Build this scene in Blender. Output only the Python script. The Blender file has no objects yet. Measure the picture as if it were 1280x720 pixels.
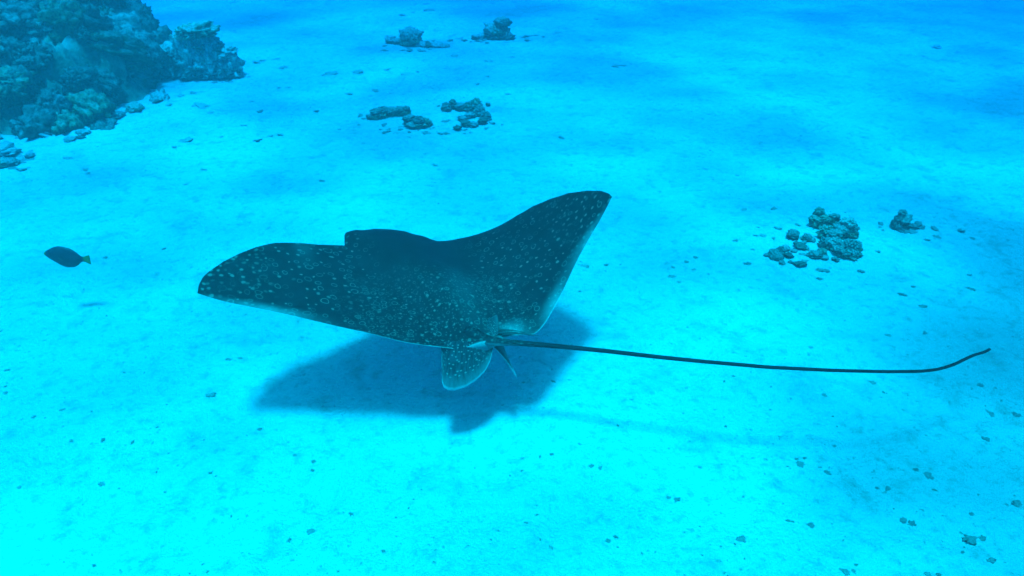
import bpy, bmesh, math, random
import numpy as np
from mathutils import Vector, noise as mnoise

# ------------------------------------------------------------------ camera, world, sun, exposure
S = bpy.context.scene
FPX, PITCH, CAMH = 914.0, math.radians(33.0), 2.2          # focal length in photo pixels, tilt down, metres above sand
SUN = Vector((0.0214, 0.1941, -0.9807))                    # way the sunlight travels, from shadow/ray pairs
cd = bpy.data.cameras.new('camera'); cam = bpy.data.objects.new('camera', cd)
S.collection.objects.link(cam); S.camera = cam
cam.location = (0, 0, CAMH); cam.rotation_euler = (math.pi/2 - PITCH, 0, 0)
cd.sensor_width = 36.0; cd.lens = 36.0*FPX/1280.0; cd.clip_start = 0.05; cd.clip_end = 500.0

W = bpy.data.worlds.new('World'); S.world = W; W.use_nodes = True
nt = W.node_tree; bg = nt.nodes['Background']
sky = nt.nodes.new('ShaderNodeTexSky'); sky.sky_type = 'NISHITA'; sky.sun_disc = False
sky.sun_elevation = math.radians(78.7); sky.sun_rotation = math.radians(186.0); sky.air_density = .55; sky.dust_density = 4.0; sky.ozone_density = .4
nt.links.new(sky.outputs[0], bg.inputs[0]); bg.inputs[1].default_value = 0.15

sl = bpy.data.lights.new('sun', 'SUN'); sl.energy = 3.5; sl.angle = math.radians(8.0); sl.color = (1.0, 0.97, 0.92)
so = bpy.data.objects.new('sun', sl); S.collection.objects.link(so)
so.location = (0, -2, 12); so.rotation_euler = SUN.to_track_quat('-Z', 'Y').to_euler()

S.view_settings.view_transform = 'Standard'; S.view_settings.look = 'None'
S.view_settings.gamma = 1.0; S.view_settings.use_curve_mapping = False
S.view_settings.exposure = 1.66
S.render.engine = 'CYCLES'
cy = S.cycles
cy.use_denoising = True; cy.max_bounces = 4; cy.diffuse_bounces = 2; cy.glossy_bounces = 1; cy.volume_bounces = 1; cy.use_light_tree = False; cy.adaptive_threshold = .02; cy.transparent_max_bounces = 8
cy.sample_clamp_indirect = 4.0

# ------------------------------------------------------------------ helpers
col = S.collection
RNG = random.Random(7); NR = np.random.default_rng(11)
Rv = np.array([1.0, 0, 0]); Fv = np.array([0, math.cos(PITCH), -math.sin(PITCH)]); Uv = np.array([0, math.sin(PITCH), math.cos(PITCH)])
CAM = np.array([0, 0, CAMH])
def raydir(p):
    p = np.atleast_2d(np.asarray(p, float))
    d = Fv + ((p[:, 0:1]-640)/FPX)*Rv - ((p[:, 1:2]-360)/FPX)*Uv
    return d/np.linalg.norm(d, axis=1)[:, None]
def at_height(px, py, z=0.0):
    d = raydir((px, py))[0]; return CAM + d*((z-CAMH)/d[2])

_T = NR.random((64, 64))
def vnoise(x, y):
    xi = np.floor(x).astype(int); yi = np.floor(y).astype(int); fx = x-xi; fy = y-yi
    fx = fx*fx*fx*(fx*(fx*6-15)+10); fy = fy*fy*fy*(fy*(fy*6-15)+10)
    g = lambda a, b: _T[a % 64, b % 64]
    return (g(xi, yi)*(1-fx)+g(xi+1, yi)*fx)*(1-fy)+(g(xi, yi+1)*(1-fx)+g(xi+1, yi+1)*fx)*fy - 0.5
def sand_z(x, y):
    x = np.asarray(x, float); y = np.asarray(y, float)
    z = 0.10*vnoise(x/3.1+3.7, y/3.1+9.2)
    z = z + 0.030*vnoise(x/1.1+21.3-.2*y, y/0.9+5.1)
    z = z + 0.016*vnoise(x/0.42+1.3, y/0.36+8.8)
    rough = 0.4+1.3*np.clip(vnoise(x/1.7+50.3, y/1.4+12.4)+.5, 0, 1)           # trampled and smooth areas
    z = z + rough*(0.016*vnoise(x/0.17+11.7, y/0.13+2.2) + 0.009*vnoise(x/0.075+5.7, y/0.06+31.2))
    p = vnoise(x/0.23+40.1, y/0.21+17.9)
    return z - 0.09*np.maximum(p-0.24, 0)
def ground_at(px, py):
    p = at_height(px, py); z = float(sand_z(p[0], p[1]))
    p = at_height(px, py, z); return Vector((p[0], p[1], float(sand_z(p[0], p[1]))))

def new_mesh(name, verts, faces, mat, smooth=True):
    me = bpy.data.meshes.new(name)
    me.from_pydata([tuple(v) for v in verts], [], faces); me.update()
    if smooth: me.polygons.foreach_set('use_smooth', [True]*len(me.polygons))
    if mat: me.materials.append(mat)
    return me
def put(name, me, parent=None, loc=None, rot=None, scale=None):
    o = bpy.data.objects.new(name, me); col.objects.link(o)
    if loc is not None: o.location = loc
    if rot is not None: o.rotation_euler = rot
    if scale is not None: o.scale = scale
    if parent is not None: o.parent = parent
    return o
def tag(o, label=None, cat=None, group=None, kind=None):
    if label: o['label'] = label
    if cat: o['category'] = cat
    if group: o['group'] = group
    if kind: o['kind'] = kind
    return o
def fattr(me, name, vals):
    a = me.attributes.new(name, 'FLOAT', 'POINT'); a.data.foreach_set('value', np.asarray(vals, np.float32)); return a

class M:
    """tiny node-graph writer"""
    def __init__(s, name):
        s.m = bpy.data.materials.new(name); s.m.use_nodes = True; s.t = s.m.node_tree
        s.b = s.t.nodes['Principled BSDF']; s.out = s.t.nodes['Material Output']
    def n(s, kind, **kw):
        nd = s.t.nodes.new('ShaderNode'+kind)
        for k, v in kw.items(): setattr(nd, k, v)
        return nd
    def l(s, a, b): s.t.links.new(a, b)
    def val(s, x, sock):
        if isinstance(x, (int, float)): sock.default_value = x
        elif isinstance(x, tuple): sock.default_value = x if len(x) != 3 or sock.type == 'VECTOR' else x+(1,)
        else: s.l(x, sock)
    def math(s, op, a, b=0.0, clamp=False):
        nd = s.n('Math', operation=op, use_clamp=clamp); s.val(a, nd.inputs[0]); s.val(b, nd.inputs[1]); return nd.outputs[0]
    def ramp(s, f, a, b, lo=0.0, hi=1.0):
        nd = s.n('MapRange', interpolation_type='SMOOTHSTEP'); s.val(f, nd.inputs[0])
        for i, v in enumerate((a, b, lo, hi)): nd.inputs[i+1].default_value = v
        return nd.outputs[0]
    def mix(s, f, a, b):
        nd = s.n('Mix', data_type='RGBA'); s.val(f, nd.inputs[0]); s.val(a, nd.inputs[6]); s.val(b, nd.inputs[7]); return nd.outputs[2]
    def noise(s, scale, vec=None, detail=3.0, rough=.55, out=0):
        nd = s.n('TexNoise'); nd.inputs['Scale'].default_value = scale; nd.inputs['Detail'].default_value = detail; nd.inputs['Roughness'].default_value = rough
        if vec is not None: s.l(vec, nd.inputs['Vector'])
        return nd.outputs[out]
    def coord(s, o='Object'): return s.n('TexCoord').outputs[o]
    def attr(s, name): return s.n('Attribute', attribute_name=name).outputs['Fac']
    def bump(s, h, strength, dist):
        nd = s.n('Bump'); nd.inputs['Strength'].default_value = strength; nd.inputs['Distance'].default_value = dist
        s.l(h, nd.inputs['Height']); s.l(nd.outputs[0], s.b.inputs['Normal'])
    def base(s, c, rough=.9, spec=.2):
        s.val(c, s.b.inputs['Base Color']); s.b.inputs['Roughness'].default_value = rough; s.b.inputs['Specular IOR Level'].default_value = spec
        return s.m

# ------------------------------------------------------------------ materials
def mat_sand():
    m = M('coral_sand'); v = m.coord()
    big = m.noise(0.55, v, 2); mid = m.noise(5.0, v, 5, .62); fine = m.noise(70.0, v, 4, .7); fleck = m.noise(38.0, v, 2, .5)
    c = m.mix(m.ramp(big, .35, .65), (.56, .55, .52), (.62, .61, .58))
    c = m.mix(m.ramp(mid, .5, .72, 0, .6), c, (.36, .36, .32))
    c = m.mix(m.ramp(m.noise(20.0, v, 4, .7), .5, .72, 0, .55), c, (.33, .33, .29))
    clus = m.ramp(m.noise(2.3, v, 3), .47, .66)
    fl = m.math('MULTIPLY', m.ramp(fleck, .66, .72), clus)
    c = m.mix(m.math('MULTIPLY', fl, .6), c, (.18, .18, .14))
    h = m.math('ADD', m.math('MULTIPLY', mid, .7), m.math('MULTIPLY', fine, .22))
    m.bump(h, 1.0, .075)
    return m.base(c, .95, .1)
def mat_reef(name, dark, light, scale=9.0, pale=(.3, .3, .24), pf=.25, dusty=.8):
    m = M(name); v = m.coord()
    oi = m.n('ObjectInfo').outputs['Random']
    a = m.noise(scale, v, 5, .65); b = m.noise(scale*4.5, v, 3, .6)
    c = m.mix(m.ramp(a, .34, .66), dark, light)
    c = m.mix(m.ramp(b, .58, .74, 0, pf), c, pale)
    nrm = m.n('SeparateXYZ'); m.l(m.n('NewGeometry').outputs['Normal'], nrm.inputs[0])
    dust = m.math('MULTIPLY', m.ramp(nrm.outputs[2], .35, .95, 0, dusty), m.ramp(m.noise(scale*1.7, v, 4, .6), .32, .62))
    hs = m.n('HueSaturation')
    m.l(c, hs.inputs['Color']); m.l(m.math('ADD', m.math('MULTIPLY', oi, .9), .6), hs.inputs['Value'])
    m.bump(m.math('ADD', a, m.math('MULTIPLY', b, .5)), .8, .03)
    return m.base(m.mix(dust, hs.outputs[0], (.56, .55, .51)), .95, .1)
MS = mat_sand()
MRDARK = mat_reef('reef_coral_dark', (.025, .03, .02), (.13, .14, .10), 5.0, (.3, .3, .25), .3, .2)
MROLIVE = mat_reef('reef_coral_olive', (.035, .045, .018), (.15, .175, .08), 5.0, (.35, .37, .2), .3, .3)
MRBROWN = mat_reef('reef_coral_brown', (.05, .05, .035), (.22, .21, .16), 5.0, (.4, .4, .34), .35, .35)
MREEF = mat_reef('algae_rock', (.02, .025, .015), (.17, .18, .11), 6.0, dusty=.35)
MOLIVE = mat_reef('olive_coral', (.13, .155, .08), (.42, .45, .27), 5.0, (.6, .6, .5), .5)
MBROWN = mat_reef('brown_coral', (.16, .16, .12), (.46, .45, .36), 5.0, (.62, .62, .54), .5)
MDARK = mat_reef('dark_coral', (.09, .10, .08), (.30, .32, .26), 5.0, (.5, .5, .42), .4)
MPALE = mat_reef('pale_rubble', (.24, .25, .21), (.50, .50, .44), 4.0, (.45, .45, .4), .5, .8)

def mat_ray():
    m = M('ray_skin')
    uvn = m.n('UVMap', uv_map='disc'); uv = uvn.outputs[0]
    wob = m.n('VectorMath', operation='MULTIPLY_ADD')
    nz = m.n('TexNoise'); nz.inputs['Scale'].default_value = 22.0; m.l(uv, nz.inputs['Vector'])
    m.l(nz.outputs['Color'], wob.inputs[0]); wob.inputs[1].default_value = (.022, .022, 0); m.l(uv, wob.inputs[2])
    def spots(scale, ring_share, r0, r1, dot):
        vo = m.n('TexVoronoi', voronoi_dimensions='2D', feature='F1'); vo.inputs['Scale'].default_value = scale; vo.inputs['Randomness'].default_value = .85
        m.l(wob.outputs[0], vo.inputs['Vector'])
        sep = m.n('SeparateColor'); m.l(vo.outputs['Color'], sep.inputs[0])
        d = m.math('DIVIDE', vo.outputs['Distance'], m.math('ADD', m.math('MULTIPLY', sep.outputs[1], .55), .62))
        ring = m.math('MULTIPLY', m.ramp(d, r0-.05, r0+.03), m.ramp(d, r1, r1+.06, 1, 0))
        dt = m.ramp(d, dot*.6, dot, 1, 0)
        isr = m.math('LESS_THAN', sep.outputs[0], ring_share)
        vis = m.math('MULTIPLY', m.ramp(sep.outputs[2], .02, .5, .25, 1.0), 1.0)
        mx = m.n('Mix', data_type='FLOAT'); m.l(isr, mx.inputs[0]); m.l(dt, mx.inputs[2]); m.l(ring, mx.inputs[3])
        return m.math('MULTIPLY', mx.outputs[0], vis)
    wing = m.math('MULTIPLY', spots(27.0, .55, .25, .28, .20), m.attr('spot_wing'))
    tip = m.math('MULTIPLY', spots(31.0, .1, .24, .3, .27), m.attr('spot_tip'))
    rear = m.math('MULTIPLY', spots(31.0, .42, .25, .29, .22), m.attr('spot_rear'))
    dots = m.math('MULTIPLY', spots(64.0, .0, .2, .3, .25), m.math('MULTIPLY', m.attr('spot_rear'), .6))
    f = m.math('MAXIMUM', m.math('MAXIMUM', wing, tip), m.math('MAXIMUM', rear, dots))
    mott = m.noise(9.0, uv, 4, .6)
    c = m.mix(m.ramp(mott, .3, .7), (.004, .005, .008), (.009, .011, .015))
    c = m.mix(m.math('MULTIPLY', f, .46), c, (.19, .23, .20))
    fine = m.noise(160.0, uv, 2, .6)
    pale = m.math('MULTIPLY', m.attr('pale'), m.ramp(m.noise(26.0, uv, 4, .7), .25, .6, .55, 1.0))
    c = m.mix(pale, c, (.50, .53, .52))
    m.bump(m.math('ADD', fine, m.math('MULTIPLY', mott, 1.5)), .25, .004)
    return m.base(c, .55, .06)
MRAY = mat_ray()
def mat_fin():
    m = M('ray_fin'); uv = m.n('UVMap', uv_map='disc').outputs[0]
    mp = m.n('Mapping'); mp.inputs['Scale'].default_value = (1, .12, 1); m.l(uv, mp.inputs[0])
    st = m.noise(38.0, mp.outputs[0], 2, .5)
    vo = m.n('TexVoronoi', voronoi_dimensions='2D'); vo.inputs['Scale'].default_value = 11.0; m.l(uv, vo.inputs['Vector'])
    dots = m.math('MULTIPLY', m.ramp(vo.outputs['Distance'], .13, .2, 1, 0), m.attr('spot_rear'))
    c = m.mix(m.ramp(st, .35, .65), (.008, .011, .014), (.03, .038, .045))
    c = m.mix(m.math('MULTIPLY', dots, .8), c, (.24, .28, .24))
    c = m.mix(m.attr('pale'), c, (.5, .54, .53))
    m.bump(st, .3, .004)
    return m.base(c, .6, .3)
MFIN = mat_fin()
def plain(name, c, rough=.6, spec=.3, sc=40.0, var=.25):
    m = M(name); v = m.coord(); a = m.noise(sc, v, 3)
    return m.base(m.mix(m.ramp(a, .3, .7), tuple(x*(1-var) for x in c), tuple(x*(1+var) for x in c)), rough, spec)
MSPINE = plain('spine_horn', (.02, .02, .02), .5)
MEYE = plain('eye_dark', (.006, .006, .007), .12, .6)
def mat_fish():
    m = M('fish_skin'); v = m.coord(); a = m.noise(60.0, v, 3)
    c = m.mix(m.ramp(a, .3, .7), (.012, .018, .03), (.025, .035, .05))
    c = m.mix(m.attr('yellow'), c, (.32, .34, .03))
    return m.base(c, .5, .3)
MFISH = mat_fish()

# ------------------------------------------------------------------ seabed
def axis(lo, a, b, hi, step, n):
    return np.unique(np.concatenate([a-(a-lo)*np.linspace(1, 0, n)**2, np.arange(a, b, step), b+(hi-b)*np.linspace(0, 1, n)**2]))
xs = axis(-36, -6.0, 6.0, 36, .023, 26); ys = axis(-24, 1.0, 11.0, 44, .022, 26)
X, Y = np.meshgrid(xs, ys); Z = sand_z(X, Y)
nx, ny = len(xs), len(ys)
idx = np.arange(nx*ny).reshape(ny, nx)
q = np.stack([idx[:-1, :-1], idx[:-1, 1:], idx[1:, 1:], idx[1:, :-1]], -1).reshape(-1, 4)
me = bpy.data.meshes.new('sand_seabed')
me.vertices.add(nx*ny); me.vertices.foreach_set('co', np.stack([X, Y, Z], -1).astype(np.float32).ravel())
me.loops.add(q.size); me.loops.foreach_set('vertex_index', q.ravel().astype(np.int32))
me.polygons.add(len(q)); me.polygons.foreach_set('loop_start', np.arange(0, q.size, 4, dtype=np.int32))
me.update(calc_edges=True); me.validate()
me.polygons.foreach_set('use_smooth', np.ones(len(q), bool)); me.materials.append(MS)
seabed = tag(put('seabed', me), kind='structure')

# ------------------------------------------------------------------ unseen sea surface, added to pattern the sunlight by noise tint, and the water itself
def sea_surface_gobo():
    n = 60; g = np.linspace(-40, 44, n); gx, gy = np.meshgrid(g, g)
    gz = 2.85 + .10*vnoise(gx/3, gy/2) + .2*vnoise(gx/9+4, gy/7)
    v = np.stack([gx, gy, gz], -1).reshape(-1, 3); i = np.arange(n*n).reshape(n, n)
    f = np.stack([i[:-1, :-1], i[:-1, 1:], i[1:, 1:], i[1:, :-1]], -1).reshape(-1, 4).tolist()
    m = M('sea_surface_gobo'); t = m.coord()
    mp = m.n('Mapping'); mp.inputs['Scale'].default_value = (.75, 1.15, 1); mp.inputs['Location'].default_value = SURF_OFF; mp.inputs['Rotation'].default_value = (0, 0, -.25); m.l(t, mp.inputs[0])
    a = m.noise(.62, mp.outputs[0], 1.5, .45); b = m.noise(1.9, mp.outputs[0], 2, .55)
    w = m.math('ADD', m.math('MULTIPLY', a, .62), m.math('MULTIPLY', b, .38))
    rd = m.math('SUBTRACT', 1.0, m.math('MULTIPLY', m.math('ABSOLUTE', m.math('SUBTRACT', m.noise(1.25, mp.outputs[0], 1.0, .4), .5)), 7.0), True)
    k = m.math('ADD', m.ramp(w, .36, .62, .26, .64), m.math('MULTIPLY', rd, .38))  # light and dark wave patches put into the sheet's transparency
    cc = m.n('CombineColor')
    for s_ in range(3): m.l(k, cc.inputs[s_])
    tr = m.n('BsdfTransparent'); m.l(cc.outputs[0], tr.inputs[0])
    gl = m.n('BsdfGlossy'); gl.inputs['Roughness'].default_value = .08
    mx = m.n('MixShader'); mx.inputs[0].default_value = .03
    m.l(tr.outputs[0], mx.inputs[1]); m.l(gl.outputs[0], mx.inputs[2]); m.l(mx.outputs[0], m.out.inputs['Surface'])
    return tag(put('sea_surface_gobo', new_mesh('sea_surface_gobo', v, f, m.m)), kind='structure')
SURF_OFF = (23.5, 15.2, 0)
sea_surface_gobo()
def water_body():
    x0, x1, y0, y1, z0, z1 = -38, 38, -26, 46, -1.3, 2.6
    v = [(x, y, z) for z in (z0, z1) for y in (y0, y1) for x in (x0, x1)]
    f = [(0, 2, 3, 1), (4, 5, 7, 6), (0, 1, 5, 4), (2, 6, 7, 3), (0, 4, 6, 2), (1, 3, 7, 5)]
    m = M('sea_water'); m.t.nodes.remove(m.b)
    pv = m.n('VolumePrincipled'); pv.inputs['Color'].default_value = (.20, .80, .92, 1); pv.inputs['Density'].default_value = .026
    pv.inputs['Anisotropy'].default_value = .15; pv.inputs['Absorption Color'].default_value = (.2, .6, .95, 1)
    ab = m.n('VolumeAbsorption'); ab.inputs['Color'].default_value = (0, .944, .994, 1); ab.inputs['Density'].default_value = 1.8
    ad = m.n('AddShader'); m.l(pv.outputs[0], ad.inputs[0]); m.l(ab.outputs[0], ad.inputs[1]); m.l(ad.outputs[0], m.out.inputs['Volume'])
    tag(put('haze', new_mesh('haze', v, f, m.m, False)), 'clear blue sea water filling the whole scene', None, None, 'stuff')
water_body()

# ------------------------------------------------------------------ eagle ray
def build_ray():
    yaw, pit, rol, dist = .27114, .02256, .23186, 3.1181
    aL, bL, aR, bR = .5202, .0019, -.3452, .7612
    Ya = np.array([-math.sin(yaw)*math.cos(pit), math.cos(yaw)*math.cos(pit), math.sin(pit)])
    X0 = np.cross(Ya, [0, 0, 1.0]); X0 /= np.linalg.norm(X0); Z0 = np.cross(X0, Ya)
    Xa = X0*math.cos(rol)+Z0*math.sin(rol); Za = np.cross(Xa, Ya)
    C = CAM + raydir((545, 372))[0]*dist
    def hgt(u, v):
        tw_ = np.clip((-u-.18)/.4, 0, 1); tw_ = tw_*tw_*(3-2*tw_)
        return np.where(u < 0, -aL*u+bL*u*u, aR*u+bR*u*u)+.27*tw_*np.maximum(v+.12, 0)
    def P(u, v, w): u = np.asarray(u, float); v = np.asarray(v, float); return C+u[..., None]*Xa+v[..., None]*Ya+(hgt(u, v)+w)[..., None]*Za
    def unproject(pts):
        D = raydir(pts); t = np.full(len(D), dist)
        for _ in range(60):
            r = CAM+D*t[:, None]-C; g = r@Za-hgt(r@Xa, r@Ya)
            r2 = r+D*1e-4; g2 = r2@Za-hgt(r2@Xa, r2@Ya); dg = (g2-g)/1e-4
            t = t-np.clip(g/np.where(abs(dg) < .05, -.05, dg), -.1, .1)
        r = CAM+D*t[:, None]-C; return np.c_[r@Xa, r@Ya]
    LL = unproject([(247, 366), (248.5, 356), (254, 346), (263, 338), (280, 326.7), (300, 316.7), (320, 309), (343, 304), (363, 303.7), (397, 306), (432, 307.5)])
    LT = unproject([(247, 366.7), (273, 375), (310, 383), (363, 394), (417, 407), (463, 417), (497, 426), (523, 431), (550, 434)])
    RL = unproject([(765, 246), (761, 242), (751, 238.7), (733, 238.4), (710, 241.6), (687, 249), (666, 258), (646, 269.6), (625, 282), (602, 291.5), (573, 299), (545, 304)])
    RT = unproject([(765, 246), (754, 268), (739, 294), (725, 319), (716, 337), (704, 363), (692, 386), (681, 405), (669, 418)])
    UH = -.108                                                   # middle of the head
    head = np.array([(-.302, .41), (-.29, .45), (-.25, .49), (-.18, .515), (UH, .52), (-.05, .515), (.01, .49), (.05, .465)])
    lead = np.vstack([LL[:-1], LL[-1:]+[0, .0], head, RL[::-1]])
    mid = np.array([(.03, -.36), (.08, -.37), (.12, -.38), (.16, -.37), (.21, -.355), (.26, -.365)])
    trail = np.vstack([LT, mid, RT[::-1]])
    def mono(a):
        a = a.copy()
        for i in range(1, len(a)): a[i, 0] = max(a[i, 0], a[i-1, 0]+1e-4)
        return a
    lead, trail = mono(lead), mono(trail)
    ul0, ul1, ut0, ut1 = lead[0, 0], lead[-1, 0], trail[0, 0], trail[-1, 0]
    N, K = 241, 64
    sg = np.linspace(-1, 1, N); sg = np.sign(sg)*np.where(abs(sg) > .3, .3+.7*np.sin((abs(sg)-.3)/.7*math.pi/2), abs(sg))
    ulead = np.interp(sg, [-1, -.34, -.1, .1, .28, 1], [ul0, -.305, -.18, -.05, .07, ul1])
    utrail = np.interp(sg, [-1, -.34, 0, .12, .3, 1], [ut0, -.06, .07, .14, .29, ut1])
    vlead = np.interp(ulead, lead[:, 0], lead[:, 1]); vtrail = np.interp(utrail, trail[:, 0], trail[:, 1])
    for _ in range(2):
        vtrail[2:-2] = .25*vtrail[1:-3]+.5*vtrail[2:-2]+.25*vtrail[3:-1]
    c = (1-np.cos(np.linspace(0, 1, K)*math.pi))/2
    Ug = ulead[:, None]*(1-c)+utrail[:, None]*c; Vg = vlead[:, None]*(1-c)+vtrail[:, None]*c
    cc = np.broadcast_to(c, Ug.shape)
    af = np.sqrt(cc)*(1-cc)*2.6 + .0
    wide = np.clip(abs(Ug)/.84, 0, 1)
    chord = np.clip(np.hypot(ulead-utrail, vlead-vtrail), .0, 1)[:, None]
    tw = (.004+.030*(1-wide)**1.1)*af*np.clip(chord/.12, 0, 1)
    um = np.interp(Vg, [-.42, -.1, .2, .45, .6], [.135, .06, -.05, UH, UH])
    wd = np.interp(Vg, [-.42, -.25, 0, .25, .4, .6], [.045, .080, .13, .16, .185, .19])
    flat = np.interp(Vg, [-.2, .3], [2.0, 3.0])
    lat = np.exp(-(abs(Ug-um)/wd)**flat)
    nose = np.clip((vlead[:, None]-Vg)/.13, 0, 1); nose = np.sqrt(np.clip(1-(1-nose)**2, 0, 1))
    prof = np.interp(Vg, [-.42, -.3, -.1, .1, .3, .42, .6], [.022, .048, .084, .098, .084, .064, .055])
    eyeb = .008*np.exp(-((abs(Ug-UH)-.15)/.03)**2-((Vg-.44)/.05)**2)   # brow over each eye
    tb = (prof*lat+eyeb)*nose
    dors = tw+tb; vent = tw*.6+tb*.55
    # gentle ripples of the flesh
    rip = .004*vnoise(Ug*9+3, Vg*9+1)*np.clip(af, 0, 1)
    top = P(Ug, Vg, dors+rip); bot = P(Ug, Vg, -vent)
    curl = np.where(cc > .8, (cc-.8)/.2, 0)**2                        # trailing margins lift a touch
    verts = np.vstack([top.reshape(-1, 3), bot[1:-1, 1:-1].reshape(-1, 3)])
    it = np.arange(N*K).reshape(N, K); ib = it.copy(); ib[1:-1, 1:-1] = N*K+np.arange((N-2)*(K-2)).reshape(N-2, K-2)
    faces = []
    ft = np.stack([it[:-1, :-1], it[:-1, 1:], it[1:, 1:], it[1:, :-1]], -1).reshape(-1, 4)
    fb = np.stack([ib[:-1, :-1], ib[1:, :-1], ib[1:, 1:], ib[:-1, 1:]], -1).reshape(-1, 4)
    faces = ft[:, ::-1].tolist()+fb[:, ::-1].tolist()
    nb = (N-2)*(K-2)
    U_all = np.concatenate([Ug.ravel(), Ug[1:-1, 1:-1].ravel()]); V_all = np.concatenate([Vg.ravel(), Vg[1:-1, 1:-1].ravel()])
    C_all = np.concatenate([cc.ravel(), cc[1:-1, 1:-1].ravel()])
    isb = np.r_[np.zeros(N*K), np.ones(nb)]
    sst = lambda x, a, b: (lambda t: t*t*(3-2*t))(np.clip((x-a)/(b-a), 0, 1))
    au = abs(U_all)
    spot_wing = sst(au, .12, .3)*(1-.5*sst(V_all, .3, .42)*(au < .5))
    spot_tip = sst(au, .52, .72)
    spot_wing = spot_wing*(1-.75*spot_tip)
    spot_rear = sst(-V_all, -.18, .12)*(1-sst(au, .2, .42))
    # wet highlights painted pale along the posterior margins, plus the whitish rim
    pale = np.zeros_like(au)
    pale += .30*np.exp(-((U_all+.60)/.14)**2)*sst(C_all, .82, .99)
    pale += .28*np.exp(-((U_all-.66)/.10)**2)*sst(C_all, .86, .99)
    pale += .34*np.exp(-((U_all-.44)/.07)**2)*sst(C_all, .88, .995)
    pale += .45*np.exp(-((U_all-.235)/.05)**2)*sst(-V_all, .25, .36)  # reflection at the rear inner edge, painted into the skin
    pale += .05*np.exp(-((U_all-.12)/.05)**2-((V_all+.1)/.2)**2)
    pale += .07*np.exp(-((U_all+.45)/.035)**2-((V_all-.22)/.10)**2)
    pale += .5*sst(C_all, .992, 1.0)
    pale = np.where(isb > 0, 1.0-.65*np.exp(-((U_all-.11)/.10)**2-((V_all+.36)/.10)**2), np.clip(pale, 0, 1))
    # ---- tail: one skin with the disc
    pix = [(585, 412), (596, 420), (606, 425), (622, 427.3), (645, 428.5), (680, 431.3), (720, 435), (760, 439), (820, 446), (880, 452), (960, 459), (1040, 463), (1105, 464.6), (1150, 464.3), (1172, 462), (1192, 456), (1208, 448), (1220, 442.5), (1230, 441), (1237, 436.5)]
    z0 = (P(np.array([.122]), np.array([-.34]), np.array([.0])))[0]
    hts = np.interp([p[0] for p in pix], [585, 640, 900, 1237], [z0[2]+.028, z0[2]+.01, .50, .46])
    pts = np.array([at_height(p[0], p[1], h) for p, h in zip(pix, hts)])
    seg = np.r_[0, np.cumsum(np.linalg.norm(np.diff(pts, axis=0), axis=1))]
    ss = np.concatenate([np.linspace(0, .3, 24)[:-1], np.linspace(.3, seg[-1], 110)])
    cur = np.stack([np.interp(ss, seg, pts[:, k]) for k in range(3)], 1)
    for _ in range(3): cur[1:-1] = .25*cur[:-2]+.5*cur[1:-1]+.25*cur[2:]
    rad = np.interp(ss, [0, .05, .10, .2, .4, .9, 1.6, seg[-1]-.1, seg[-1]], [.030, .030, .022, .0125, .0098, .0080, .0066, .0058, .0052])
    tv = np.gradient(cur, axis=0); tv /= np.linalg.norm(tv, axis=1)[:, None]
    up = np.array([0, 0, 1.0]); sd = np.cross(tv, up); sd /= np.linalg.norm(sd, axis=1)[:, None]; un = np.cross(sd, tv)
    G = 14; an = np.linspace(0, 2*math.pi, G, endpoint=False)
    ring = cur[:, None, :]+rad[:, None, None]*(np.cos(an)[None, :, None]*sd[:, None, :]+np.sin(an)[None, :, None]*un[:, None, :]*.85)
    o0 = len(verts); verts = np.vstack([verts, ring.reshape(-1, 3)]); L = len(cur)
    for i in range(L-1):
        for j in range(G):
            a, b2 = o0+i*G+j, o0+i*G+(j+1) % G
            faces.append((a, b2, b2+G, a+G))
    faces.append(tuple(o0+(L-1)*G+j for j in range(G))); faces.append(tuple(o0+j for j in range(G))[::-1])
    sgrid = np.repeat(ss, G); agrid = np.tile(np.sin(an), L)
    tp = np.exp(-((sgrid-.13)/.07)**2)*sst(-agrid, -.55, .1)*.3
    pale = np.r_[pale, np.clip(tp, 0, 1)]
    spot_wing = np.r_[spot_wing*(1-isb), np.zeros(L*G)]; spot_tip = np.r_[spot_tip*(1-isb), np.zeros(L*G)]
    spot_rear = np.r_[spot_rear*(1-isb), .6*(sgrid < .3)]
    U_all = np.r_[U_all, .09+np.tile(np.arange(G)/G, L)*.12]; V_all = np.r_[V_all, -.36-sgrid]
    root = tag(put('eagle_ray', None, loc=tuple(C)), 'dark spotted eagle ray with long whip tail gliding above the sand', 'ray')
    base = C
    def part(name, v, f, mat, uv=None, att=None, smooth=True):
        mesh = new_mesh(name, np.asarray(v)-base, f, mat, smooth)
        if uv is not None:
            ul = mesh.uv_layers.new(name='disc'); li = np.empty(len(mesh.loops), np.int32); mesh.loops.foreach_get('vertex_index', li)
            ul.data.foreach_set('uv', np.asarray(uv, np.float32)[li].ravel())
        for k2, v2 in (att or {}).items(): fattr(mesh, k2, v2)
        return put(name, mesh, root)
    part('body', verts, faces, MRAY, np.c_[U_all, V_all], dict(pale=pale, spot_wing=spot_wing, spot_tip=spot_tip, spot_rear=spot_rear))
    # ---- fins: outline swept from a root line to a free edge, lens-shaped section
    def fin(name, rootpts, tippts, thick, pale_edge, nseg=14, nr=16, spots=.7, mat=MFIN, bow=0.0, rim=.6):
        rp = np.array(rootpts); tp_ = np.array(tippts)
        def res(a, n):
            s = np.r_[0, np.cumsum(np.linalg.norm(np.diff(a, axis=0), axis=1))]; return np.stack([np.interp(np.linspace(0, s[-1], n), s, a[:, k]) for k in range(3)], 1)
        rp, tp_ = res(rp, nr), res(tp_, nr)
        nrm = np.cross(rp[-1]-rp[0], tp_.mean(0)-rp.mean(0)); nrm /= np.linalg.norm(nrm)
        vv, uvs, pl, sp = [], [], [], []
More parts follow.
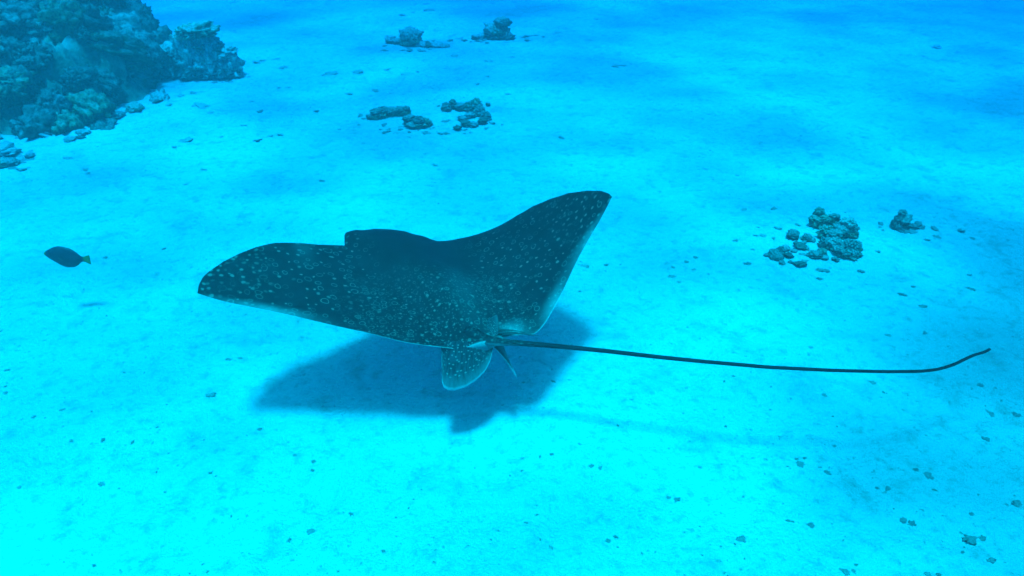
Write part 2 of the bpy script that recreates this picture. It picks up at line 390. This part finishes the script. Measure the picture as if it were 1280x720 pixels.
        for side in (1, -1):
            for i in range(nseg+1):
                t = i/nseg
                for j in range(nr):
                    e = j/(nr-1)
                    p = rp[j]*(1-t)+tp_[j]*t+nrm*bow*math.sin(t*math.pi*.8)
                    th = thick*(1-t)**.6*math.sqrt(max(0, 4*e*(1-e)))+.0008
                    vv.append(p+nrm*side*th)
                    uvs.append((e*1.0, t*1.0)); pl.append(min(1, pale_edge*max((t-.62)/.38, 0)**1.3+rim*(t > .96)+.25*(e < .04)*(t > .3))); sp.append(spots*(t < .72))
        ff = []; o = (nseg+1)*nr
        for i in range(nseg):
            for j in range(nr-1):
                a = i*nr+j; ff.append((a, a+1, a+nr+1, a+nr)); ff.append((o+a, o+a+nr, o+a+nr+1, o+a+1))
        for i in range(nseg):
            a = i*nr; ff.append((a, a+nr, o+a+nr, o+a)); a = i*nr+nr-1; ff.append((a, o+a, o+a+nr, a+nr))
        for j in range(nr-1):
            a = nseg*nr+j; ff.append((a, a+1, o+a+1, o+a))
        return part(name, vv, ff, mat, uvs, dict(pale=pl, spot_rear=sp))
    def px(x, y, d): return CAM+raydir((x, y))[0]*d
    dt = float(np.linalg.norm(z0-CAM))
    fin('pelvic_fin', [px(551, 426, dt-.02), px(575, 426, dt-.03), px(600, 428, dt-.02), px(616, 428, dt)],
        [at_height(552.5, 462, .40), at_height(552.5, 480, .35), at_height(556, 487, .34), at_height(566, 489, .33), at_height(582, 484.5, .34), at_height(595, 476, .36), at_height(607, 464, .39), at_height(613, 452, .42), at_height(616.5, 436, .455)], .012, .16, bow=.012)
    fin('pelvic_fin', [px(611, 428, dt+.02), px(620, 429, dt+.03), px(628, 429, dt+.05)],
        [px(622, 438, dt+.02), px(636, 455, dt+.03), px(647, 474, dt+.05), px(641, 458, dt+.12), px(634, 445, dt+.12), px(629, 431, dt+.09)], .008, .9, nseg=10, spots=.2)
    fin('dorsal_fin', [px(601, 411, dt+.03), px(610, 415, dt+.01), px(622, 420, dt-.01)],
        [px(604, 407, dt+.035), px(613, 397.5, dt+.03), px(621.5, 392.5, dt+.01), px(623, 402, dt+.0), px(623, 414, dt-.01)], .008, .05, nseg=8, nr=12, spots=.9, rim=.0)
    # ---- serrated stinging spines
    for (a, b2, r0, dd) in (((613, 414), (657, 415.5), .0055, .02), ((620, 416), (667, 420), .006, .0), ((627, 418), (676, 420.3), .006, -.01)):
        A, B = px(a[0], a[1], dt+dd), px(b2[0], b2[1], dt+dd-.03)
        ax = B-A; ln = np.linalg.norm(ax); ax /= ln; s1 = np.cross(ax, up); s1 /= np.linalg.norm(s1); s2 = np.cross(s1, ax)
        vv, ff = [], []; n = 22
        for i in range(n):
            t = i/(n-1); r = r0*(1-t)**.8*(1+(.25 if i % 2 else 0))+.0004
            bend = s2*(.008*math.sin(t*math.pi))
            for j in range(6):
                w = j*math.pi/3; vv.append(A+ax*ln*t+bend+s1*math.cos(w)*r*1.2+s2*math.sin(w)*r*.6)
        for i in range(n-1):
            for j in range(6): ff.append((i*6+j, i*6+(j+1) % 6, i*6+6+(j+1) % 6, i*6+6+j))
        ff.append(tuple(range(6))[::-1]); ff.append(tuple((n-1)*6+j for j in range(6)))
        part('tail_spine', vv, ff, MSPINE)
    # ---- eyes on the sides of the head
    for sgn in (-1, 1):
        ec = P(np.array([UH+sgn*.165]), np.array([.43]), np.array([-.012]))[0]
        vv, ff = [], []; n, g = 8, 14
        for i in range(n+1):
            th = math.pi*i/n
            for j in range(g):
                w = 2*math.pi*j/g
                vv.append(ec+.017*(Xa*math.cos(th)*.7+Ya*math.sin(th)*math.cos(w)+Za*math.sin(th)*math.sin(w)))
        for i in range(n):
            for j in range(g): ff.append((i*g+j, i*g+(j+1) % g, i*g+g+(j+1) % g, i*g+g+j))
        part('eye', vv, ff, MEYE)
    return root
build_ray()

# ------------------------------------------------------------------ small dark fish
def build_fish():
    tail_p, nose_p = at_height(113, 325, .33), at_height(55, 317, .36)
    ctr = (tail_p+nose_p)/2; ax = nose_p-tail_p; L = np.linalg.norm(ax); ax /= L
    side = np.cross(ax, [0, 0, 1.0]); side /= np.linalg.norm(side); up = np.cross(side, ax)
    root = tag(put('reef_fish', None, loc=tuple(ctr)), 'small dark oval fish with yellowish mouth and tail, above open sand', 'fish')
    # profile: position along the body (0 nose .. 1 tail end), top, bottom, half width
    pr = [(0, .015, -.015, .008), (.03, .045, -.045, .018), (.12, .105, -.10, .042), (.25, .175, -.165, .058), (.36, .205, -.215, .064), (.46, .205, -.235, .062), (.58, .18, -.205, .054), (.7, .125, -.14, .038), (.78, .07, -.08, .022), (.83, .048, -.052, .014), (.87, .055, -.056, .009), (.93, .085, -.085, .005), (1.0, .105, -.10, .0025)]
    pa = np.array(pr); t = np.linspace(0, 1, 40); g = 18
    tp, bt, wd = (np.interp(t, pa[:, 0], pa[:, k]) for k in (1, 2, 3))
    for a in (tp, bt, wd): a[1:-1] = .25*a[:-2]+.5*a[1:-1]+.25*a[2:]
    v, f, yl = [], [], []
    for i in range(len(t)):
        for j in range(g):
            w = 2*math.pi*j/g
            h = (tp[i]+bt[i])/2+(tp[i]-bt[i])/2*math.sin(w)
            x = t[i]-(.025*(1-abs(math.sin(w))) if i == len(t)-1 else 0)
            v.append(ax*(.5-x)*L+up*h*L*1.2+side*wd[i]*L*math.cos(w))
            yl.append(max(0, 1-t[i]/.06)*.8+max(0, min(1, (t[i]-.82)/.06))*.5)
    for i in range(len(t)-1):
        for j in range(g): f.append((i*g+j, i*g+(j+1) % g, i*g+g+(j+1) % g, i*g+g+j))
    f.append(tuple(range(g))[::-1]); f.append(tuple((len(t)-1)*g+j for j in range(g)))
    mb = new_mesh('body', v, f, MFISH); fattr(mb, 'yellow', yl); put('body', mb, root)
    def strip(name, ts, base, h):
        vv, ff = [], []
        for tt, b, hh in zip(ts, base, h):
            for s in (-1, 1):
                vv.append(ax*(.5-tt)*L+up*b*L+side*s*.004*L); vv.append(ax*(.5-tt-.05*abs(hh)/.05*.4)*L+up*(b+hh)*L+side*s*.001*L)
        for i in range(len(ts)-1):
            o = i*4; ff += [(o, o+1, o+5, o+4), (o+2, o+6, o+7, o+3), (o+1, o+3, o+7, o+5), (o, o+4, o+6, o+2)]
        ff += [(0, 2, 3, 1), (len(ts)*4-4, len(ts)*4-3, len(ts)*4-1, len(ts)*4-2)]
        mf = new_mesh(name, vv, ff, MFISH); fattr(mf, 'yellow', [0.05]*len(vv)); put(name, mf, root)
    ts = np.linspace(.42, .8, 10)
    strip('dorsal_fin', ts, np.interp(ts, pa[:, 0], pa[:, 1])-.012, .012+.045*np.sin(np.linspace(.15, 1, 10)*math.pi))
    strip('anal_fin', ts, np.interp(ts, pa[:, 0], pa[:, 2])+.012, -.012-.045*np.sin(np.linspace(.15, 1, 10)*math.pi))
    for s in (-1, 1):
        bm = bmesh.new(); bmesh.ops.create_uvsphere(bm, u_segments=10, v_segments=8, radius=.016*L*1.1)
        em = bpy.data.meshes.new('eye'); bm.to_mesh(em); bm.free(); em.materials.append(MEYE)
        e = ax*(.5-.15)*L+up*.05*L+side*s*.046*L; put('eye', em, root, loc=tuple(e))
        vv = []
        for th in (.001, -.001):
            for (a, b) in ((0, 0), (-.10, .035), (-.13, -.01), (-.10, -.05), (-.01, -.03)):
                vv.append(ax*(.5-.33+a)*L+up*(-.03+b)*L+side*s*(.064+(-a)*.35+th)*L)
        ff = [(0, 1, 2, 3, 4), (9, 8, 7, 6, 5)]+[(i, 5+i, 5+(i+1) % 5, (i+1) % 5) for i in range(5)]
        mp = new_mesh('pectoral_fin', vv, ff, MFISH, False); fattr(mp, 'yellow', [.05]*10); put('pectoral_fin', mp, root)
build_fish()

# ------------------------------------------------------------------ coral and rock shapes
def lump(seed, sub=4, rough=.35, knob=.0, kn=9.0, squash=.8, fine=.08):
    bm = bmesh.new(); bmesh.ops.create_icosphere(bm, subdivisions=sub, radius=1.0)
    off = Vector((seed*3.71, seed*1.93, seed*7.17))
    for v in bm.verts:
        d = v.co.normalized()
        r = 1.0+rough*(mnoise.fractal(d*1.6+off, 1.0, 2.0, 3)) + fine*mnoise.fractal(d*7+off, .8, 2.1, 4)
        if knob:
            dd = mnoise.voronoi(d*kn*.35+off)[0][0]
            r += knob*(0.55-dd)
        v.co = d*r; v.co.z *= squash
        if v.co.z < -.35: v.co.z = -.35
    return bm
def lump_mesh(name, mat, **kw):
    bm = lump(**kw); me = bpy.data.meshes.new(name); bm.to_mesh(me); bm.free()
    me.polygons.foreach_set('use_smooth', [True]*len(me.polygons)); me.materials.append(mat); return me
def fingers_mesh(name, mat, seed, n=46, spread=1.0, ln=.55, r=.11):
    """a dome of short blunt fingers on a common stump"""
    rg = random.Random(seed); bm = lump(seed, 3, .3, 0, 9, .62, .15)
    for v in bm.verts: v.co *= .72
    for k in range(n):
        z = rg.uniform(-.05, 1); a = rg.uniform(0, 2*math.pi); s = math.sqrt(1-min(1, z*z))
        d = Vector((s*math.cos(a)*spread, s*math.sin(a)*spread, z*.9+.15)).normalized()
        d2 = (d+Vector((rg.gauss(0, .22), rg.gauss(0, .22), rg.gauss(.1, .15)))).normalized()
        p0 = Vector((d.x*.5, d.y*.5, d.z*.36)); L = ln*rg.uniform(.6, 1.1); rr = r*rg.uniform(.75, 1.25)
        q = d2.to_track_quat('Z', 'Y'); rings = []
        for i, (t, w) in enumerate(((0, 1.1), (.35, 1.0), (.7, .95), (.9, .8), (1.0, .4))):
            rw = rr*w*(1+rg.uniform(-.15, .15)); ring = []
            for j in range(7):
                b = 2*math.pi*j/7
                ring.append(bm.verts.new(p0+q @ Vector((rw*math.cos(b)*(1+rg.uniform(-.12, .12)), rw*math.sin(b), L*t))))
            rings.append(ring)
        for i in range(4):
            for j in range(7): bm.faces.new((rings[i][j], rings[i][(j+1) % 7], rings[i+1][(j+1) % 7], rings[i+1][j]))
        bm.faces.new(rings[-1])
    me = bpy.data.meshes.new(name); bm.to_mesh(me); bm.free()
    me.polygons.foreach_set('use_smooth', [True]*len(me.polygons)); me.materials.append(mat); return me
HEADS = [lump_mesh('coral_head', m_, seed=s_, rough=r_, knob=k_, kn=n_, squash=q_, fine=f_) for (m_, s_, r_, k_, n_, q_, f_) in (
    (MOLIVE, 1, .4, .35, 16, .85, .3), (MBROWN, 2, .4, .45, 12, .75, .35), (MDARK, 3, .4, .5, 18, .95, .3),
    (MOLIVE, 4, .45, .3, 22, .6, .35), (MBROWN, 5, .4, .6, 14, .9, .3), (MDARK, 6, .45, .35, 20, .7, .35))]
TUFTS = [fingers_mesh('coral_tuft', m_, s_, n_, 1.0, l_, r_) for (m_, s_, n_, l_, r_) in (
    (MBROWN, 21, 60, .42, .10), (MOLIVE, 22, 48, .5, .12), (MDARK, 23, 70, .4, .085), (MBROWN, 24, 40, .55, .13))]
ROCKS = [lump_mesh('rock', m_, seed=s_, sub=3, rough=.6, knob=.3, kn=8, squash=.55, fine=.3) for (m_, s_) in ((MREEF, 31), (MPALE, 32), (MREEF, 33), (MPALE, 34))]
CHIPS = [lump_mesh('rubble_piece', m_, seed=s_, sub=3, rough=.8, knob=.3, kn=12, squash=.5, fine=.5) for (m_, s_) in ((MPALE, 41), (MBROWN, 42), (MPALE, 43), (MPALE, 44), (MPALE, 45), (MPALE, 46), (MBROWN, 47))]

# ------------------------------------------------------------------ the big reef
def build_reef():
    cx, cy_, rx, ry, hz = -6.12, 7.6, 2.4, 2.15, 1.4
    def H(x, y):
        dx, dy = (x+.32*(y-5.6)-(cx+.62))/rx, (y-cy_)/ry
        r = (abs(dx)**3+abs(dy)**3)**(1/3)
        r /= 1+.10*mnoise.noise(Vector((x*1.1, y*1.1, 3.3)))+.06*mnoise.noise(Vector((x*3, y*3, 1.3)))
        h = hz*max(0, 1-r**2.3)**.85 if r < 1 else -.3*(r-1)
        p = Vector((x, y, 0))
        if r < 1.05: h += min(1, h*4+.15)*(.34*mnoise.fractal(p*1.7, .8, 2, 4)+.16*mnoise.fractal(p*7, .6, 2, 4))
        return h
    n = 150; v, f = [], []
    for i in range(n+1):
        for j in range(n+1):
            x = cx+(i/n*2-1)*rx*1.3; y = cy_+(j/n*2-1)*ry*1.3
            h = H(x, y); v.append((x-cx+.10*mnoise.noise(Vector((x*3, y*3, h*3))), y-cy_+.10*mnoise.noise(Vector((x*3+9, y*3, h*3))), max(-.35, h+float(sand_z(x, y))-.03)))
    for i in range(n):
        for j in range(n):
            a = i*(n+1)+j; q = (a, a+n+1, a+n+2, a+1)
            if max(v[k][2] for k in q) > -.25: f.append(q)
    root = tag(put('coral_reef', None, loc=(cx, cy_, 0)), 'large dark coral reef mound covered in many rounded coral heads', 'reef')
    put('reef_rock', new_mesh('reef_rock', v, f, MREEF), root)
    rg = random.Random(5); k = 0; tries = 0; nrock = 0
    while k < 430 and tries < 15000:
        tries += 1
        x = cx+rg.uniform(-.6, 1.08)*rx; y = cy_+rg.uniform(-1.08, .8)*ry
        h = H(x, y)
        if h < .03: continue
        w = np.array([x, y, h+.1])-CAM; dz = w@Fv
        if 640+FPX*(w@Rv)/dz < -60 or 360-FPX*(w@Uv)/dz < -110: continue
        e = .06; gr = Vector((-(H(x+e, y)-H(x-e, y))/(2*e), -(H(x, y+e)-H(x, y-e))/(2*e), 1.0)).normalized()
        nrm = (gr*.6+Vector((0, 0, .6))).normalized(); s = rg.choice((.05, .06, .08, .10, .12, .15, .19))*rg.uniform(.8, 1.2)
        src = rg.choice(HEADS+HEADS+TUFTS+ROCKS[:1])
        o = put('coral_tuft' if src in TUFTS else 'coral_head', src, root, loc=(x-cx, y-cy_, h-.02), scale=(s*rg.uniform(.8, 1.4), s*rg.uniform(.8, 1.4), s*rg.uniform(.7, 1.2)))
        o.material_slots[0].link = 'OBJECT'; o.material_slots[0].material = rg.choice((MRDARK, MROLIVE, MRBROWN, MRDARK))
        o.rotation_mode = 'QUATERNION'; o.rotation_quaternion = nrm.to_track_quat('Z', 'Y'); k += 1
    # broken rock lying along the foot of the reef, held in its skirt of rubble
    for _ in range(2500):
        x = cx+rg.uniform(-.4, 1.7)*rx; y = cy_+rg.uniform(-1.3, .3)*ry
        dx, dy = (x+.32*(y-5.6)-(cx+.62))/rx, (y-cy_)/ry; q = (abs(dx)**3+abs(dy)**3)**(1/3)
        if not .93 < q < 1.13 or rg.random() < (q-.93)*3.5: continue
        s = .02+.07*rg.random()**2
        put('rock', rg.choice(ROCKS+HEADS[:2]), root, loc=(x-cx, y-cy_, float(sand_z(x, y))+s*.05), rot=(rg.uniform(-.3, .3), rg.uniform(-.3, .3), rg.uniform(0, 6)), scale=(s*1.3, s, s*.7)); nrock += 1
        if nrock > 120: break
build_reef()

# ------------------------------------------------------------------ separate corals: knobs given as photo centre and radius in pixels
def outcrop(name, label, cat, knobs, foot=None, strewn=26, seed=1, group=None):
    """knobs (x, y, r, kind[, row the knob's thing stands at]); each gets its distance from where it meets the sand"""
    rg = random.Random(seed)
    xs_ = [k[0] for k in knobs]; fr = max(k[1]+k[2] for k in knobs) if foot is None else foot
    org = ground_at(sum(xs_)/len(xs_), fr)
    root = tag(put(name, None, loc=tuple(org)), label, cat, group)
    for k in knobs:
        row = k[4] if len(k) > 4 else k[1]+k[2]*.75
        g = ground_at(k[0], row); d = (g-Vector(CAM)).length; r = k[2]*.9*d/FPX
        # lift above the sand so that the centre shows at row k[1]
        dr = raydir((k[0], k[1]))[0]; hd = math.hypot(g.x, g.y)+r*.3; zc = CAMH+dr[2]/math.hypot(dr[0], dr[1])*hd
        src = {'h': HEADS, 't': TUFTS, 'r': ROCKS, 'p': [ROCKS[1], ROCKS[3]], 'c': CHIPS}[k[3]]; src = src[rg.randrange(len(src))]
        nm = {'h': 'coral_head', 't': 'coral_tuft', 'r': 'rock', 'p': 'rock', 'c': 'rubble_piece'}[k[3]]
        zb = max(g.z+r*.05, zc-r*.12)
        dirx = Vector((g.x, g.y, 0)).normalized()
        o = put(nm, src, root, loc=tuple(Vector((g.x, g.y, zb))+dirx*r*.3-org), rot=(rg.uniform(-.2, .2), rg.uniform(-.2, .2), rg.uniform(0, 6.28)), scale=(r*rg.uniform(.9, 1.1), r*rg.uniform(.9, 1.1), r*rg.uniform(.7, .95)))
        if zb-g.z > r*.55:                                          # stacked: a stump carries it down to the sand
            put('stump', HEADS[(0, 1, 3, 4)[seed % 4]], root, loc=tuple(Vector((g.x, g.y, g.z+(zb-g.z)*.35))+dirx*r*.4-org), rot=(0, 0, rg.uniform(0, 6)), scale=(r*.9, r*.9, (zb-g.z)*.75))
    lo, hi = min(xs_)-8, max(xs_)+8; ty = sorted(k[4] if len(k) > 4 else k[1] for k in knobs); span = hi-lo
    for _ in range(strewn):
        bx, by = rg.gauss((lo+hi)/2, span*.33), rg.uniform(ty[0]-span*.05, ty[-1]+span*.07)
        g = ground_at(bx, by); d = (g-Vector(CAM)).length; r = rg.uniform(1.0, 3.4)*d/FPX
        put('rubble_piece', CHIPS[rg.randrange(len(CHIPS))], root, loc=tuple(g-org), rot=(rg.uniform(-.3, .3), rg.uniform(-.3, .3), rg.uniform(0, 6)), scale=(r*1.3, r, r*.7))
    return root
outcrop('coral_outcrop', 'dark two-lobed bushy coral at the edge of the big reef', 'coral', [
    (246, 40, 19, 't', 97), (262, 36, 20, 'h', 97), (252, 60, 20, 't', 97), (272, 58, 19, 't', 97), (289, 66, 16, 't', 97), (262, 78, 22, 't', 96), (283, 84, 16, 'h', 96), (250, 84, 18, 'h', 97), (297, 89, 7, 't', 97), (236, 72, 14, 'h', 96), (222, 62, 14, 'h', 97)], 96, seed=3)
outcrop('coral_outcrop', 'round coral head on far sand with flat rubble spread beside it', 'coral', [
    (514, 43, 14, 'h', 57), (510, 50, 11, 'h', 57), (520, 49, 11, 't', 57), (489, 47, 7, 'p', 54), (535, 55, 8, 'r', 58), (547, 55, 8, 'r', 59), (556, 57, 6, 'p', 59), (527, 54, 8, 'r', 58), (497, 50, 5, 'p', 55)], 58, seed=4)
outcrop('coral_outcrop', 'upright far coral with a smaller knob on top, low lumps around it', 'coral', [
    (617, 37, 11, 'h', 49), (628, 27, 9.5, 'h', 49), (624, 38, 10, 'h', 49), (614, 44, 8, 'h', 49), (601, 44, 7, 'r', 48), (594, 45, 5, 'p', 48), (639, 45, 6, 'r', 49), (631, 44, 8, 'h', 49)], 49, seed=5)
outcrop('coral_outcrop', 'low pair of coral lumps joined by a bridge beside a rubble crescent', 'coral', [
    (470, 139, 9, 't', 149), (480, 137, 9, 't', 147), (490, 138, 7, 'h', 145), (500, 137, 6, 'h', 145), (509, 135, 6, 't', 145), (513, 147, 8, 'h', 158), (524, 150, 11, 't', 160), (533, 151, 8, 't', 158), (463, 144, 5, 'r', 149), (516, 155, 7, 'h', 160)], 155, seed=6)
outcrop('coral_outcrop', 'crescent of broken coral rubble on sand with a raised peak', 'coral', [
    (558, 131, 7, 't', 139), (566, 127, 6, 't', 136), (575, 131, 7, 'p', 138), (585, 131, 8, 't', 140), (595, 127, 9, 't', 138), (600, 136, 9, 't', 145), (607, 143, 8, 't', 150), (603, 150, 6, 'r', 155), (592, 154, 6, 'p', 159), (583, 153, 6, 'r', 158), (572, 159, 6, 'r', 163), (587, 143, 7, 'p', 148), (578, 147, 6, 'p', 151), (610, 129, 3, 'c', 132)], 150, seed=7)
outcrop('coral_outcrop', 'spread-out cluster of knobbly corals alone on bright open sand', 'coral', [
    (1020, 263, 8, 't', 284), (1018, 273, 8, 'h', 286), (1029, 272, 10, 't', 287), (1039, 269, 8, 't', 288), (1056, 277, 11, 't', 296), (1049, 283, 9, 'h', 296), (1064, 285, 8, 't', 297), (1031, 287, 10, 't', 300), (1040, 292, 9, 'h', 304), (1040, 301, 10, 't', 311), (1032, 303, 8, 'h', 309),
    (1055, 304, 11, 't', 321), (1066, 304, 10, 't', 318), (1061, 312, 11, 't', 323), (1051, 311, 9, 'h', 321), (990, 292, 7, 'h', 298), (1008, 295, 7, 't', 301), (1014, 298, 5, 'p', 302), (999, 306, 7, 'r', 311), (1017, 317, 8, 'h', 322), (1026, 314, 7, 't', 320), (966, 314, 8, 't', 322), (974, 312, 8, 't', 320), (970, 320, 7, 'h', 325), (981, 309, 6, 'p', 314), (985, 318, 5, 'r', 322),
    (1030, 321, 4, 'c', 324), (1044, 323, 4, 'c', 326), (999, 329, 6, 'r', 332), (977, 328, 4, 'c', 331), (988, 327, 3, 'c', 330), (1007, 309, 4, 'p', 312), (992, 313, 4, 'p', 316), (958, 318, 4, 'p', 321)], 322, seed=8)
outcrop('coral_outcrop', 'small upright coral stump on sand near the knobbly cluster', 'coral', [
    (1122, 264, 6, 't', 286), (1119, 272, 7, 't', 286), (1127, 272, 7, 'h', 286), (1122, 280, 8, 't', 287), (1130, 280, 6, 'h', 286), (1141, 281, 5, 'p', 285), (1147, 279, 4, 'c', 282)], 286, seed=9)
outcrop('rubble_patch', 'low pale rubble tuft on sand below the big reef', 'rubble', [
    (4, 184, 12, 'p', 192), (14, 188, 9, 'p', 194), (6, 203, 9, 'h', 208), (16, 202, 7, 'h', 206), (-4, 204, 8, 'h', 209), (38, 193, 5, 'p', 197)], 205, seed=10)

# ------------------------------------------------------------------ loose rubble on the sand
def rubble():
    rg = random.Random(99)
    pos = [(85, 198, 15), (108, 212, 11), (110, 217, 7), (229, 177, 24), (219, 184, 10), (276, 171, 6), (255, 213, 11), (232, 231, 7), (204, 311, 8), (131, 322, 8), (253, 133, 30), (262, 142, 12), (315, 127, 8), (325, 140, 12), (305, 157, 10), (322, 175, 16), (337, 170, 10), (352, 168, 12), (350, 110, 8), (360, 109, 8), (322, 78, 12), (330, 76, 12), (345, 75, 13), (355, 84, 13), (395, 139, 12), (437, 118, 12), (470, 113, 12), (403, 226, 11), (425, 162, 6), (413, 93, 24), (447, 91, 18), (243, 116, 12), (225, 120, 14), (211, 131, 10),
        (537, 13, 16), (532, 5, 7), (503, 20, 10), (516, 15, 6), (566, 45, 11), (575, 48, 12), (569, 70, 14), (608, 76, 7), (614, 76, 6), (642, 71, 10), (660, 46, 12), (670, 44, 12), (678, 45, 9), (698, 42, 11), (523, 90, 6), (445, 90, 14), (483, 86, 14), (505, 93, 9), (597, 105, 8), (609, 96, 7), (636, 117, 10), (528, 166, 10), (512, 172, 8), (559, 167, 12), (703, 172, 12), (711, 194, 5), (746, 24, 8), (545, 207, 10), (769, 8, 8), (770, 82, 12), (780, 82, 10), (714, 206, 5), (1170, 60, 14), (1188, 100, 14), (922, 219, 6), (944, 231, 5), (881, 212, 8), (824, 240, 7),
        (930, 263, 10), (968, 262, 12), (948, 283, 6), (945, 295, 9), (941, 313, 7), (935, 329, 14), (1025, 349, 11), (840, 347, 13), (842, 335, 9), (857, 327, 11), (870, 320, 9), (868, 338, 11), (886, 343, 5), (849, 354, 6), (1096, 316, 9), (1159, 299, 9), (1170, 297, 12), (1200, 288, 14), (1215, 298, 8), (1212, 343, 7), (1128, 368, 12), (1140, 358, 9), (1213, 362, 12), (1153, 383, 13), (1109, 419, 9), (1157, 417, 8), (1014, 434, 7), (731, 334, 13), (757, 331, 10), (724, 365, 6), (727, 328, 6),
        (1029, 493, 8), (1091, 476, 12), (1042, 558, 8), (1001, 581, 14), (996, 574, 8), (1007, 573, 7), (1033, 591, 11), (1025, 583, 6), (1146, 588, 10), (1160, 594, 12), (1110, 612, 8), (1097, 610, 7), (1128, 650, 14), (1140, 653, 12), (1013, 656, 12), (1215, 671, 24), (1228, 672, 10), (1275, 630, 18), (1258, 632, 6), (1272, 519, 13), (1240, 516, 13), (1232, 548, 11), (1214, 642, 7), (1056, 716, 13), (1066, 716, 9), (1158, 717, 12), (1172, 718, 10), (1203, 692, 7), (1238, 701, 14), (1224, 481, 9),
        (926, 676, 14), (760, 676, 9), (770, 671, 8), (846, 625, 10), (836, 621, 8), (750, 584, 7), (725, 556, 6), (690, 568, 8), (738, 582, 10), (835, 559, 6), (653, 573, 7), (653, 589, 6), (657, 655, 7), (389, 665, 14), (361, 675, 8), (369, 570, 8), (393, 577, 8), (391, 588, 7), (440, 643, 10), (495, 647, 4), (480, 689, 7), (264, 494, 16), (79, 513, 8), (42, 521, 8), (128, 550, 8), (324, 537, 8), (128, 604, 10), (24, 609, 6), (117, 707, 7), (6, 492, 8), (156, 467, 6), (9, 462, 8), (286, 450, 10), (300, 448, 9), (875, 584, 7), (790, 500, 6), (1032, 495, 5)]
    LAND = [(110, 120, 290, 130, 'beside the big reef'), (565, 35, 190, 65, 'around the two far corals'), (540, 145, 160, 60, 'around the low lumps and rubble crescent'),
            (990, 300, 190, 70, 'around the knobbly coral cluster'), (1170, 300, 110, 110, 'beside the small coral stump'), (1130, 480, 170, 80, 'under the end of the whip tail'), (85, 320, 140, 40, 'below the small dark fish')]
    for i, (x, y, w) in enumerate(pos):
        g = ground_at(x, y); d = (g-Vector(CAM)).length; r = w*.31*d/FPX
        src = CHIPS[rg.randrange(len(CHIPS))]
        o = put('rubble_piece', src, None, loc=(g.x, g.y, g.z-r*.02), rot=(rg.uniform(-.25, .25), rg.uniform(-.25, .25), rg.uniform(-.6, .6)), scale=(r*1.05, r*rg.uniform(.6, 1.0), r*rg.uniform(.3, .6)))
        # landmark that the bit lies closest to
        best = min(((math.hypot((x-lx)/rx_, (y-ly)/ry_), nm) for lx, ly, rx_, ry_, nm in LAND))
        nm = best[1] if best[0] < 1 else 'on open sand away from any coral'
        if w >= 22: lb = 'larger flat slab of coral rubble ' + nm
        else: lb = 'small dark bit of loose coral rubble ' + nm
        tag(o, lb, 'rubble', 'rubble bits ' + nm)
rubble()

def debris():
    """thousands of crumbs too small to pick apart: shell and coral grit"""
    n = 13000; px_ = NR.uniform(-7, 7, n*3); py_ = .8+11*NR.random(n*3)**1.5
    dens = vnoise(px_/.9+3, py_/.7+8)+.6*vnoise(px_/.25, py_/.22)
    keep = np.argsort(-(dens+NR.random(n*3)*.55))[:n]; px_, py_ = px_[keep], py_[keep]
    s = .0022+.007*NR.random(n)**3; pz = sand_z(px_, py_)
    a = NR.uniform(0, 6.28, n); ca, sa = np.cos(a), np.sin(a)
    base = np.array([(1, .1, 0), (.1, .9, 0), (-1, -.1, .1), (-.1, -1, 0), (.1, .05, .7), (0, 0, -.4)])
    el = NR.uniform(.8, 1.8, n)
    bx = base[None, :, 0]*el[:, None]*s[:, None]; by = base[None, :, 1]*s[:, None]; bz = base[None, :, 2]*s[:, None]*NR.uniform(.4, 1.0, n)[:, None]
    V = np.stack([px_[:, None]+bx*ca[:, None]-by*sa[:, None], py_[:, None]+bx*sa[:, None]+by*ca[:, None], pz[:, None]+bz], -1).reshape(-1, 3)
    t = np.array([(0, 1, 4), (1, 2, 4), (2, 3, 4), (3, 0, 4), (1, 0, 5), (2, 1, 5), (3, 2, 5), (0, 3, 5)])
    Fc = (t[None]+6*np.arange(n)[:, None, None]).reshape(-1, 3).tolist()
    m = M('grit'); v = m.coord(); c = m.mix(m.ramp(m.noise(25.0, v, 2), .35, .65), (.16, .165, .13), (.46, .46, .42)); m.base(c, .9, .1)
    tag(put('sand_grit', new_mesh('sand_grit', V, Fc, m.m, False)), 'fine dark grit of shell and coral crumbs scattered over sand', 'grit', None, 'stuff')
debris()
